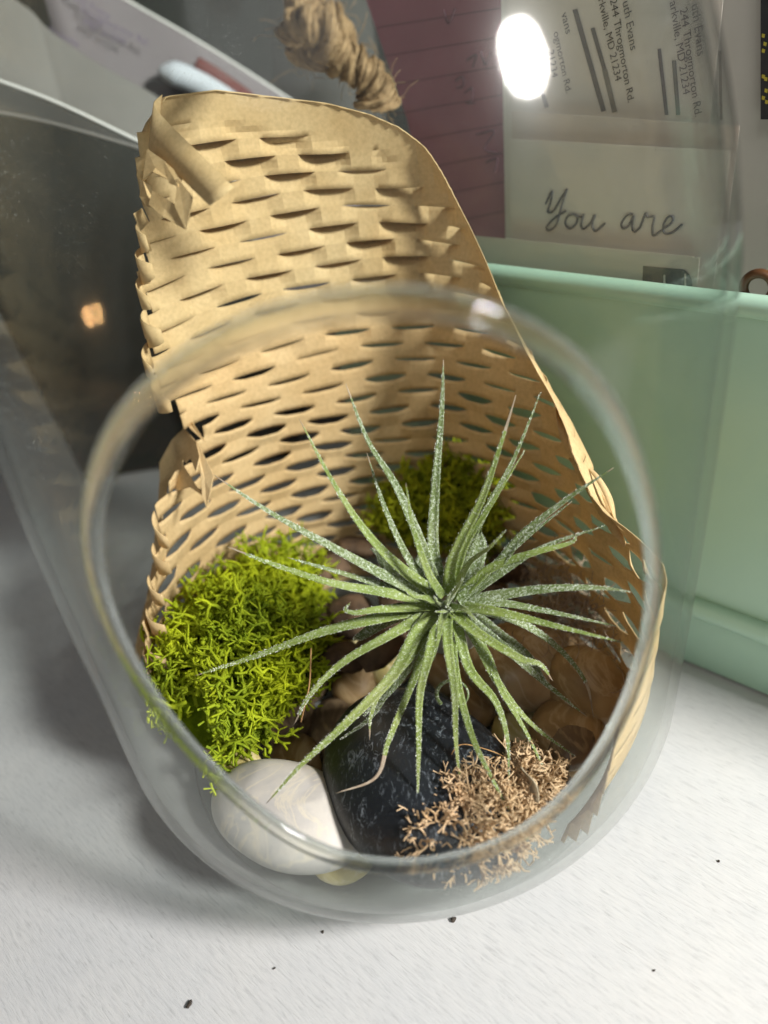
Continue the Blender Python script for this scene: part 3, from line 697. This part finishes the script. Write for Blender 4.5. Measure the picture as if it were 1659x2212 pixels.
LEAVES = [
    # back / upper leaves
    ([(958, 1268), (945, 1190), (944, 1050), (950, 900), (960, 775)], .0052, (-.002, -.010), .06),
    ([(945, 1275), (905, 1170), (852, 1062), (800, 950), (748, 830)], .0044, (-.003, -.012), .08),
    ([(945, 1290), (862, 1228), (790, 1150), (718, 1045), (645, 905)], .0046, (-.004, -.010), .05),
    ([(945, 1282), (885, 1205), (832, 1100), (790, 975)], .0038, (-.001, -.004), .08),
    ([(955, 1288), (922, 1225), (890, 1135), (877, 1040)], .0036, (-.008, -.014), .04),
    ([(968, 1290), (985, 1205), (1030, 1090), (1082, 975), (1116, 855)], .0046, (-.006, -.014), .16),
    ([(985, 1270), (1012, 1185), (1055, 1095), (1112, 995), (1172, 850)], .0042, (.000, -.004), 0),
    ([(972, 1285), (1000, 1190), (1058, 1085), (1132, 970)], .0038, (-.004, -.010), 0),
    ([(995, 1285), (1060, 1222), (1130, 1155), (1220, 1090), (1325, 1012)], .0050, (-.003, -.014), .05),
    ([(990, 1290), (1050, 1235), (1130, 1170), (1235, 1075)], .0038, (.000, -.006), .06),
    ([(995, 1295), (1075, 1235), (1180, 1172), (1312, 1130)], .0042, (-.002, -.010), 0),
    ([(985, 1300), (1055, 1240), (1150, 1198), (1222, 1172), (1242, 1155)], .0042, (-.005, -.008), .10),
    ([(978, 1290), (1015, 1225), (1060, 1180), (1092, 1145)], .0030, (-.008, -.016), .0),
    # right
    ([(1000, 1300), (1080, 1278), (1200, 1262), (1290, 1268), (1358, 1274)], .0048, (-.003, -.012), 0),
    ([(990, 1308), (1075, 1322), (1200, 1352), (1345, 1384)], .0044, (-.005, -.014), 0),
    ([(1000, 1305), (1080, 1300), (1200, 1322), (1335, 1352)], .0040, (-.001, -.010), 0),
    ([(1000, 1310), (1120, 1350), (1205, 1400), (1262, 1470), (1282, 1555)], .0036, (.002, .012), .25),
    # lower right
    ([(975, 1318), (1035, 1366), (1120, 1422), (1168, 1448), (1196, 1472)], .0044, (-.008, -.010), .12),
    ([(985, 1318), (1090, 1395), (1180, 1480), (1272, 1550)], .0044, (.001, .005), .08),
    ([(985, 1320), (1020, 1385), (1080, 1470), (1150, 1562), (1240, 1636)], .0044, (-.004, -.004), 0),
    ([(985, 1320), (1035, 1405), (1085, 1490), (1140, 1585), (1190, 1695)], .0036, (-.004, -.010), 0),
    ([(980, 1325), (1010, 1445), (1062, 1515), (1092, 1595), (1098, 1685)], .0040, (-.006, -.013), 0),
    # lower
    ([(966, 1325), (968, 1400), (976, 1500), (990, 1600), (996, 1715)], .0042, (-.009, -.016), 0),
    ([(972, 1325), (988, 1450), (1010, 1580), (1052, 1680), (1106, 1768)], .0038, (-.008, -.018), 0),
    ([(955, 1322), (930, 1405), (914, 1500), (908, 1620), (903, 1738)], .0044, (-.009, -.017), 0),
    ([(945, 1322), (905, 1420), (868, 1530), (838, 1600), (812, 1680), (727, 1711)], .0034, (-.008, -.016), .34),
    ([(945, 1318), (900, 1370), (838, 1455), (745, 1560), (650, 1650), (570, 1736)], .0056, (-.009, -.013), .04),
    ([(945, 1322), (890, 1400), (830, 1490), (795, 1550), (800, 1598)], .0034, (-.006, -.008), .14),
    ([(925, 1330), (860, 1450), (800, 1545), (735, 1600)], .0044, (.000, .002), 0),
    ([(942, 1315), (850, 1368), (748, 1430), (662, 1500), (632, 1566)], .0042, (-.008, -.008), .10),
    # left
    ([(935, 1312), (822, 1332), (700, 1362), (560, 1412), (425, 1460)], .0050, (-.006, -.006), .04),
    ([(935, 1318), (840, 1325), (760, 1352), (690, 1372)], .0044, (.002, .003), 0),
    ([(940, 1303), (830, 1284), (718, 1256), (600, 1222), (485, 1178)], .0044, (-.005, -.008), .10),
    ([(940, 1300), (822, 1266), (720, 1234), (620, 1207)], .0034, (-.001, -.004), .05),
    ([(935, 1290), (850, 1250), (722, 1188), (590, 1108), (465, 1028)], .0048, (-.003, -.006), .08),
    ([(950, 1306), (880, 1310), (808, 1314), (765, 1318), (750, 1308), (756, 1296)], .0036, (-.009, -.010), .06),
    # short inner leaves round the heart
    ([(958, 1308), (925, 1295), (895, 1285), (870, 1262)], .0034, (-.006, -.014), 0),
    ([(962, 1312), (952, 1345), (948, 1375), (935, 1420)], .0034, (-.006, -.012), 0),
    ([(966, 1304), (985, 1275), (1002, 1250)], .0030, (-.005, -.012), 0),
    ([(970, 1312), (1000, 1322), (1030, 1345)], .0030, (-.005, -.012), 0),
    ([(958, 1304), (948, 1296), (938, 1286)], .0026, (-.006, -.013), 0),
    ([(960, 1308), (952, 1316), (940, 1318)], .0026, (-.006, -.013), 0),
    ([(963, 1304), (972, 1292), (975, 1278)], .0026, (-.006, -.013), 0),
    ([(964, 1306), (970, 1314), (978, 1318)], .0022, (-.004, -.010), 0),
]
for pts, w, dd, tb in LEAVES: leaf(pts, w*.74, dd, tb, base=.004, mat=M_LEAFY if dd[0] < -.0035 else M_LEAF)
# older silver leaves low behind the rosette
for pts, w, dd in [([(920, 1290), (860, 1245), (820, 1200), (800, 1180)], .0064, (.008, .010)), ([(1000, 1280), (1030, 1200), (1030, 1150), (1050, 1100)], .006, (.008, .008)), ([(920, 1320), (850, 1350), (790, 1375), (770, 1385)], .006, (.010, .014)),
                   ([(940, 1340), (900, 1420), (850, 1490), (790, 1545)], .006, (.004, .006)), ([(1000, 1330), (1060, 1370), (1130, 1420), (1180, 1480)], .006, (.006, .012)), ([(935, 1270), (920, 1220), (925, 1180), (935, 1160)], .006, (.008, .006))]:
    leaf(pts, w, dd, 0, base=.008, mat=M_LEAF)
# short stem, curled dry roots
o = stone('stem', (0, 0, 0), (.008, .008, .011), (.5, 0, 0), M_LDRY, '', seed=4, lump=.12, seg=20); del o['category']
o.location = RC3-AX*.017; o.parent = plant; o.matrix_parent_inverse = Matrix.Translation(-Vector(plant.location))
loop = [px(985+34*math.cos(a)-8, 1500+30*math.sin(a), DR+.012-.002*a) for a in np.linspace(2.4, 7.6, 14)]
sweep('curled_root', spline(loop, 40), [.0006*(1-.6*k/39) for k in range(40)], M_LEAF, plant, 7)

# ------------------------------------------------------------------ loose bits
tw = [px(862, 1722, .187), px(880, 1702, .186), px(905, 1702, .186), px(935, 1712, .186), px(965, 1716, .185)]
o = sweep('twig', spline(tw, 18), [.0003+.0005*abs(math.sin(k*1.3)) for k in range(18)], M_TWIG); tag(o, 'short knobbly orange brown twig lying on the black stone', 'twig')
o = sweep('plant_fibre', spline([px(965, 1680, .189), px(975, 1630, .188), px(1000, 1608, .189), px(1060, 1622, .190), px(1100, 1640, .19)], 24), .00016, M_TWIG, None, 5); tag(o, 'single thin curved brown fibre arching over the black stone', 'fibre')
o = sweep('plant_fibre', spline([px(672, 1400, .205), px(668, 1480, .203), px(650, 1560, .200)], 20), .00022, M_TWIG, None, 5); tag(o, 'thin brown fibre lying across the green moss', 'fibre')
hus = [[px(1128, 1652, .184), px(1140, 1690, .182), px(1150, 1730, .180)], [px(1122, 1660, .181), px(1152, 1690, .178), px(1172, 1738, .178)]]
A = spline(hus[0], 10); B = spline(hus[1], 10); V = []; F = []
for k in range(10):
    t = k/9; w_ = math.sin(math.pi*(.12+.85*t)); m_ = (A[k]+B[k])/2
    V += [m_+(A[k]-m_)*w_*1.3, m_+np.array([0, .0016, -.0016])*w_, m_+(B[k]-m_)*w_*1.3]
for k in range(9): F += [(3*k, 3*k+3, 3*k+4, 3*k+1), (3*k+1, 3*k+4, 3*k+5, 3*k+2)]
o = mesh('seed_husk', V, F, M_HUSK); m = o.modifiers.new('t', 'SOLIDIFY'); m.thickness = .0003; tag(o, 'pale papery husk standing in the dried lichen', 'husk')
for q, (x, y, s) in enumerate([(980, 1986, .8), (697, 2013, .35), (592, 2092, .35), (408, 2170, .75), (1552, 1860, .35), (1413, 2096, .28), (1552, 1448, .4)]):
    o = stone('crumb', onz(x, y, .0006*s), (.0011*s, .0007*s, .0006*s), (0, 0, random.uniform(0, 3)), M_CRUMB, 'tiny dark crumb lying on the white table top', 'crumb', 'crumbs on the table', seed=400+q, lump=.35, seg=10)

# ------------------------------------------------------------------ jute rope with knot
rope = empty('jute_rope', (0, 0, ZT)); tag(rope, 'frayed brown jute rope with a knot hanging inside the top of the glass', 'rope')
dk = .158
kc = px(690, 75, dk)
path = [np.array([0., 0, ZT+.05]), np.array([0., 0, ZT]), px(655, -90, dk+.006), px(652, -20, dk+.002), px(668, 30, dk-.002), px(715, 50, dk-.005), px(722, 95, dk-.001), px(672, 112, dk+.003), px(640, 80, dk+.002), px(660, 48, dk-.005), px(705, 70, dk-.007), px(722, 118, dk-.003), px(752, 132, dk), px(790, 160, dk+.001), px(812, 195, dk+.003), px(815, 228, dk+.005)]
RP = spline(path, 150)
def strands(name, path, rr, rstr, turns, nf, frac, mat, parent, rs, fray=0):
    n = len(path); T = np.gradient(path, axis=0); T /= np.linalg.norm(T, axis=1, keepdims=True)
    A_ = np.cross(T[0], [1, 0, 0]); fr = []
    for i in range(n):
        A_ = A_-T[i]*np.dot(A_, T[i]); A_ /= np.linalg.norm(A_); fr.append((A_.copy(), np.cross(T[i], A_)))
    for sidx in range(3):
        P0, P1, R0, R1 = [], [], [], []
        for f_ in range(nf):
            ph = rs.uniform(0, 6.28); ra = rstr*math.sqrt(rs.uniform(.1, 1)); jit = rs.normal(size=2)*.0002; prev = None
            ta = rs.uniform(0, 6.28); 
            for i in range(n):
                t = i/(n-1); a = 2*math.pi*turns*t+sidx*2*math.pi/3; sp = 1+fray*max(0, (t-.9)/.1)
                b2 = ph+2*math.pi*turns*1.8*t
                x = rr*sp*math.cos(a)+ra*sp*math.cos(b2)+jit[0]; y = rr*sp*math.sin(a)+ra*sp*math.sin(b2)+jit[1]
                p = path[i]+fr[i][0]*x+fr[i][1]*y+rs.normal(size=3)*.00006
                if prev is not None and not (t > .93 and rs.uniform() < .06): P0.append(prev); P1.append(p); R0.append(.00024); R1.append(.00024)
                prev = p
        o = tubes(name, P0, P1, R0, R1, mat, parent, 4)
strands('strand', RP, .0019, .0019, 7, 52, 0, M_JUTE, rope, rs, .35)
P0, P1, R0, R1 = [], [], [], []
for k in range(170):
    i = int(rs.integers(20, 150)); p = RP[i]+rs.normal(size=3)*.0024; d = rs.normal(size=3); d /= np.linalg.norm(d)
    for s in range(6):
        q = p+d*.0011; d = d+rs.normal(size=3)*.3; d /= np.linalg.norm(d); P0.append(p); P1.append(q); R0.append(.00006); R1.append(.00005); p = q
o = tubes('stray_fibre', P0, P1, R0, R1, M_JUTE, rope, 3); o['kind'] = 'stuff'

# ------------------------------------------------------------------ mint green metal bin on the right
BN = np.array([.715, .70, 0]); BN /= np.linalg.norm(BN); BD = np.array([BN[1], -BN[0], 0])
BA = onz(1479, 1449, 0); BA = BA+BN*(.0818-BN @ BA)
BH = .1228
def bp(s, t, z): return BA+BD*s+BN*t+np.array([0, 0, z])      # s along the face to the right, t behind the face
def slab(name, s0, s1, t0, t1, z0_, z1_, mat, parent=None, bev=0):
    V = [bp(s, t, z) for z in (z0_, z1_) for (s, t) in ((s0, t0), (s1, t0), (s1, t1), (s0, t1))]
    o = fix_normals(mesh(name, V, [(0, 1, 2, 3), (4, 5, 6, 7), (0, 1, 5, 4), (1, 2, 6, 5), (2, 3, 7, 6), (3, 0, 4, 7)], mat, parent, smooth=False))
    if bev:
        m = o.modifiers.new('b', 'BEVEL'); m.width = bev; m.segments = 3
    return o
bin_ = empty('mint_bin', bp(0, .05, 0)); tag(bin_, 'mint green enamelled metal letter bin with rolled rim behind the glass', 'bin')
BL, BR, BDP = -.15, .16, .085
slab('front_panel', BL, BR, 0, .0015, .0012, BH-.002, M_MINT, bin_)
slab('back_panel', BL, BR, BDP, BDP+.0015, .0012, BH-.002, M_MINT, bin_)
slab('side_panel', BL-.0015, BL, 0, BDP+.0015, .0012, BH-.002, M_MINT, bin_)
slab('side_panel', BR, BR+.0015, 0, BDP+.0015, .0012, BH-.002, M_MINT, bin_)
slab('floor_panel', BL, BR, .0015, BDP, .0012, .0030, M_MINT, bin_)
rimpath = [bp(BL, .0008, BH), bp(BR, .0008, BH), bp(BR, BDP+.0008, BH), bp(BL, BDP+.0008, BH), bp(BL, .0008, BH)]
for k in range(4): sweep('rolled_rim', np.linspace(rimpath[k], rimpath[k+1], 6), .0030, M_MINT, bin_, 16)
sweep('ridge', np.linspace(bp(BL, -.0008, .0255), bp(BR, -.0008, .0255), 6), .0034, M_MINT, bin_, 16)

# ------------------------------------------------------------------ papers standing in the bin
def pplane(t):
    P = bp(0, t, 0); return lambda x, y: onplane(x, y, P, BN)
def card(name, pts, mat, label, cat, th=.00006, parent=None, edge=None):
    P = [np.asarray(p) for p in pts]; n = len(P)
    nn = np.cross(P[1]-P[0], P[2]-P[0]); nn /= np.linalg.norm(nn)
    if nn @ (CAM-P[0]) > 0: nn = -nn
    V = P+[p+nn*th for p in P]; F = [tuple(range(n)), tuple(range(2*n-1, n-1, -1))]+[(k, (k+1) % n, n+(k+1) % n, n+k) for k in range(n)]
    mi = [0, 0]+[1]*n
    o = mesh(name, V, F, [mat, edge or mat], parent, False, mi); fix_normals(o)
    if label: tag(o, label, cat)
    return o
def down(p, z=.004): return np.array([p[0], p[1], z])
def quad_on(t, x0, y0, x1, y1):
    f_ = pplane(t); a = f_(x0, y0); b_ = f_(x1, y1); return a, b_
def standing(name, t, tl, tr, mat, label, cat, edge=None, zl=.004):
    f_ = pplane(t); a = f_(*tl); b_ = f_(*tr)
    return card(name, [a, b_, down(b_, zl), down(a, zl)], mat, label, cat, edge=edge or mat)
ZF = bpy.data.curves
def text(name, s, size, org, xd, yd, mat, parent, lift=.0003, spacing=1.0):
    c = bpy.data.curves.new(name, 'FONT'); c.body = s; c.size = size; c.space_character = spacing
    tmp = bpy.data.objects.new('tmp', c); COL.objects.link(tmp); bpy.context.view_layer.update()
    me = bpy.data.meshes.new_from_object(tmp.evaluated_get(bpy.context.evaluated_depsgraph_get())); bpy.data.objects.remove(tmp)
    xd = np.asarray(xd)/np.linalg.norm(xd); yd = np.asarray(yd); yd = yd-xd*(yd @ xd); yd /= np.linalg.norm(yd); zd = np.cross(xd, yd)
    org = np.asarray(org)+zd*lift
    for v_ in me.vertices: v_.co = Vector(org+xd*v_.co[0]+yd*v_.co[1])
    me.materials.clear(); me.materials.append(mat); me.name = name
    o = bpy.data.objects.new(name, me); COL.objects.link(o)
    o.parent = parent; o.matrix_parent_inverse = Matrix.Translation(-Vector(parent.location)); return o
def strip(name, f_, a, b_, wpx, mat, parent, lift=.0003):
    """flat printed bar on a standing sheet between two pixels"""
    a = np.array(a, float); b_ = np.array(b_, float); d = b_-a; d /= np.linalg.norm(d); p = np.array([-d[1], d[0]])*wpx/2
    V = [f_(*q)-BN*lift for q in (a+p, b_+p, b_-p, a-p)]
    return mesh(name, V, [(0, 1, 2, 3)], mat, parent, False)
# stamped envelope in front
env = standing('stamped_envelope', .010, (1000, 507), (1512, 556), M_PAPER2, 'cream envelope with dark postage stamp just above the mint bin rim', 'envelope')
f_ = pplane(.010)
def poly_on(name, f_, pts, mat, parent, lift):
    return mesh(name, [f_(*q)-BN*lift for q in pts], [tuple(range(len(pts)))], mat, parent, False)
stp = poly_on('stamp', f_, [(1390, 574), (1480, 582), (1490, 592), (1496, 606), (1497, 640), (1388, 630)], M_STAMP, env, .0003)
poly_on('stamp_margin', f_, [(1480, 590), (1484, 590), (1485, 640), (1481, 640)], M_PAPER2, stp, .0006)
for k in range(7):
    x = 1398+k*11; poly_on('stamp_figure', f_, [(x, 618+random.uniform(-6, 6)), (x+4, 596+random.uniform(-6, 8)), (x+9, 619)], M_INK, stp, .0006)
poly_on('stamp_tree', f_, [(1436, 592), (1440, 592), (1440, 625), (1436, 625)], M_PAPER, stp, .0008)
# hand-lettered card
ca_ = standing('lettered_card', .016, (1100, 300), (1578, 326), M_PAPER, 'off white card hand-lettered You are, behind the stamped envelope', 'card')
f_ = pplane(.016)
def pen(name, strokes, f_, parent, mat, r, lift=.0004):
    g = 0
    P0, P1, R0, R1 = [], [], [], []
    for st_ in strokes:
        c = spline([f_(*q)-BN*lift for q in st_], 8*len(st_))
        for k in range(len(c)-1): P0.append(c[k]); P1.append(c[k+1]); R0.append(r); R1.append(r)
    return tubes(name, P0, P1, R0, R1, mat, parent, 5)
def glyph(name, st_): pen(name, st_, f_, ca_, M_INK, .00032)
glyph('letter', [[(1180, 440), (1194, 412), (1190, 438), (1184, 456), (1196, 456), (1212, 430), (1226, 408)], [(1226, 408), (1214, 445), (1203, 484), (1188, 497), (1182, 490), (1200, 470), (1224, 455)]])
glyph('letter', [[(1240, 462), (1228, 466), (1222, 482), (1232, 492), (1246, 482), (1248, 466), (1240, 462), (1252, 468), (1262, 466)]])
glyph('letter', [[(1262, 462), (1256, 484), (1262, 494), (1276, 482), (1286, 464), (1280, 486), (1288, 498), (1308, 482)]])
glyph('letter', [[(1368, 462), (1356, 464), (1344, 480), (1346, 492), (1358, 488), (1370, 466), (1366, 488), (1372, 500), (1384, 490)]])
glyph('letter', [[(1384, 490), (1396, 460), (1400, 468), (1414, 468), (1410, 490), (1412, 508), (1426, 500)]])
glyph('letter', [[(1426, 500), (1452, 480), (1454, 468), (1444, 468), (1434, 486), (1436, 502), (1452, 502), (1475, 484)]])
# folded card behind it
standing('plain_card', .021, (1105, 240), (1598, 272), M_PAPER2, 'plain off white card standing behind the lettered card', 'card')
# sheet of return address labels, lines running downwards
lab = standing('label_sheet', .027, (1080, -120), (1572, -90), M_PAPER, 'white sheet of printed address labels with dark bars, behind the plain card', 'label sheet')
f_ = pplane(.027)
for a, b_, w_, m_ in [((1163, 165), (1182, 232), 9, M_INK), ((1243, 20), (1305, 240), 11, M_INK), ((1281, 60), (1307, 150), 9, M_INK), ((1307, 150), (1329, 242), 11, M_GREYP), ((1425, 105), (1441, 248), 8, M_GREYP2), ((1457, 130), (1466, 248), 9, M_GREYP), ((1556, 110), (1559, 258), 6, M_GREYP)]:
    strip('printed_bar', f_, a, b_, w_, m_, lab)
def vtext(s, start, end, size, mat):
    a, b_ = f_(*start), f_(*end); xd = b_-a; yd = np.cross(-BN, xd/np.linalg.norm(xd)); text('printed_text', s, size, a, xd, yd, mat, lab, .0004)
PS = .0031
vtext('uth Evans', (1346, 4), (1362, 100), PS, M_INK); vtext('244 Throgmorton Rd.', (1319, 0), (1358, 219), PS*.93, M_BLACK); vtext('arkville, MD 21234', (1291, -12), (1333, 185), PS*.93, M_BLACK)
vtext('vans', (1214, 30), (1230, 100), PS, M_INK); vtext('ogmorton Rd.', (1197, 70), (1226, 208), PS*.93, M_INK); vtext('21234', (1185, 110), (1196, 176), PS*.93, M_INK)
vtext('uth Evans', (1495, 10), (1507, 110), PS, M_GREYP2); vtext('244 Throgmorton Rd.', (1470, 20), (1500, 232), PS*.93, M_GREYP2); vtext('arkville, MD 21234', (1448, 5), (1476, 195), PS*.93, M_GREYP2)
# pink ruled paper
pk_ = card('pink_note', [pplane(.034)(*q) for q in [(770, -60), (1200, -60), (1200, 640), (960, 640), (880, 260)]], M_PINK, 'dusky pink ruled note paper with faint pencil writing, left of the address labels', 'note paper')
f_ = pplane(.034)
for k in range(9):
    y = -40+k*62; strip('ruled_line', f_, (800+k*14, y+38), (1180, y-20), 2.2, M_PINKL, pk_)
g = [[(985, 175), (1000, 165), (1002, 185), (988, 190)], [(1005, 200), (1022, 190), (1020, 215), (1008, 222), (1028, 222)], [(1010, 130), (1030, 118), (1022, 145)], [(1040, 110), (1050, 140), (1062, 112)], [(1030, 290), (1070, 282), (1048, 320), (1075, 330)], [(1050, 350), (1075, 342), (1070, 372)], [(960, 20), (970, 50), (985, 18)]]
pen('pencil_writing', g, f_, pk_, M_PINKL, .0003)
# board and dark box at the far right
cb_ = standing('cream_board', .045, (1380, -200), (1900, -170), M_CREAMW, 'cream board standing at the back of the mint bin', 'board')
bx_ = standing('black_card', .040, (1643, -100), (1900, -80), M_BLACK, 'black printed card with yellow flecks at the back of the bin', 'card', zl=.150)
f_ = pplane(.040)
a = f_(1643, -100); 
V = [np.array(f_(1643, -100)), np.array(f_(1900, -80)), np.array(f_(1900, 262)), np.array(f_(1643, 258))]
for k, v_ in enumerate(V): bx_.data.vertices[k].co = Vector(v_)
for k, v_ in enumerate(V): bx_.data.vertices[k+4].co = Vector(v_+BN*.0006)
for k in range(8):
    x, y = random.uniform(1648, 1659), random.uniform(50, 240); poly_on('yellow_fleck', f_, [(x-3, y-4), (x+4, y-2), (x+2, y+6), (x-4, y+4)], M_YEL, bx_, .0003)
# brown ring resting on the rim
rc_ = pplane(.004)(1638, 622); u_, v_ = BD, np.array([0, 0, 1.])
ringp = [rc_+.0036*(math.cos(a)*u_+math.sin(a)*v_) for a in np.linspace(0, 2*math.pi, 41)]
o = sweep('brown_ring', np.array(ringp), .0012, M_RING, None, 12); tag(o, 'small brown ring handle poking up over the bin rim', 'ring')

# ------------------------------------------------------------------ letters and shade-dark sheets behind the left side
def leaning(name, y0, top, mat, label, cat, lean=.0, edge=None, curve=.004, zb=.001, xl=-.5):
    """upright sheet whose upper edge runs through the given pixels on the plane y = y0"""
    nrm_ = np.array([0, 1., 0]); T_ = spline([onplane(x, y, np.array([0, y0, 0]), nrm_) for x, y in top], 26)
    V = []; F = []; n = len(T_); th_ = .0009
    for k, p in enumerate(T_):
        q = p+np.array([0, curve*math.sin(k*.25), 0]); b_ = np.array([q[0], q[1]+lean, zb])
        V += [q, q*.5+b_*.5+np.array([0, curve*.6, 0]), b_]
    for k in range(n-1): F += [(3*k, 3*k+3, 3*k+4, 3*k+1), (3*k+1, 3*k+4, 3*k+5, 3*k+2)]
    o = mesh(name, V, F, mat); tag(o, label, cat); m = o.modifiers.new('t', 'SOLIDIFY'); m.thickness = th_; m.offset = 0
    if edge: sweep('edge', np.array([V[3*k]+np.array([0, 0, .0003]) for k in range(n)]), .0007, edge, o, 6)  # pale strip paints the light caught along the sheet's top
    return o
e1 = leaning('shade_sheet', .150, [(-260, 205), (0, 249), (160, 281), (330, 326), (500, 378)], M_SHADE, 'sheet painted near black for shade, with pale lit edge, foremost behind the left of the glass', 'folder', edge=M_GREYP, lean=.055)  # dark space left of the glass: shade put into the sheet's colour
e2 = leaning('shade_sheet', .158, [(-260, 90), (0, 181), (160, 240), (330, 316), (520, 402)], M_CHAR, 'sheet painted charcoal for shade, with bright lit edge, behind the near black sheet', 'folder', edge=M_LITEDGE, lean=.055)  # dark face is a shaded sheet, its shade put into the colour
e3 = leaning('grey_envelope', .222, [(-250, -160), (30, 0), (100, 62), (210, 135), (330, 200), (520, 320)], M_GREYP, 'pale grey curved envelope behind the charcoal sheet', 'envelope', curve=.003)
e4 = leaning('lilac_envelope', .232, [(60, -130), (270, 0), (400, 75), (500, 135), (620, 212), (760, 310)], M_GREYP2, 'lilac grey envelope with faint violet handwriting and a painted lit edge', 'envelope', edge=M_LITEDGE, curve=.002)
yp = np.array([0, .229, 0]); yn = np.array([0, 1., 0]); fl_ = lambda x, y: onplane(x, y, yp, yn)
def ltext(s, a, b_, size):
    p, q = fl_(*a), fl_(*b_); xd = q-p; text('writing', s, size, p, xd, np.cross(np.array([0, -1., 0]), xd/np.linalg.norm(xd)), M_BLUE, e4, .0008)
ltext('Ruth Evans', (148, -10), (215, 30), .0040); ltext('Throgmorton Rd.', (170, 25), (360, 120), .0042); ltext('MD 21234', (180, 52), (325, 125), .0042); ltext('Parkville', (105, 70), (170, 102), .0038)
o = mesh('grey_board', [fl_(555, -80), fl_(800, -80), fl_(880, 330), fl_(540, 330)], [(0, 1, 2, 3)], M_CHAR); 
for v_ in o.data.vertices: v_.co.y += .045
for k in (2, 3): o.data.vertices[k].co.z = .001
m = o.modifiers.new('t', 'SOLIDIFY'); m.thickness = .002; tag(o, 'dark grey board behind the jute rope', 'board')
# white and dark red reflection in the glass, built as solid rods
P = [fl_(345, 152)+np.array([0, -.004, 0]), fl_(400, 165)+np.array([0, -.004, 0]), fl_(470, 200)+np.array([0, -.004, 0]), fl_(540, 250)+np.array([0, -.004, 0])]
o = sweep('white_reflection', spline(P, 24), [.0052*min(1, math.sqrt(max(.02, k/5))) for k in range(24)], M_CAPSULE, None, 16); tag(o, 'rounded white rod standing in for a glass reflection, before the lilac envelope', 'reflection')
P = [fl_(425, 138)+np.array([0, -.002, 0]), fl_(470, 165)+np.array([0, -.002, 0]), fl_(540, 215)+np.array([0, -.002, 0])]
o = sweep('red_reflection', spline(P, 12), .0036, M_RED, None, 6); tag(o, 'dark red rod standing in for a glass reflection, beside the white one', 'pencil')
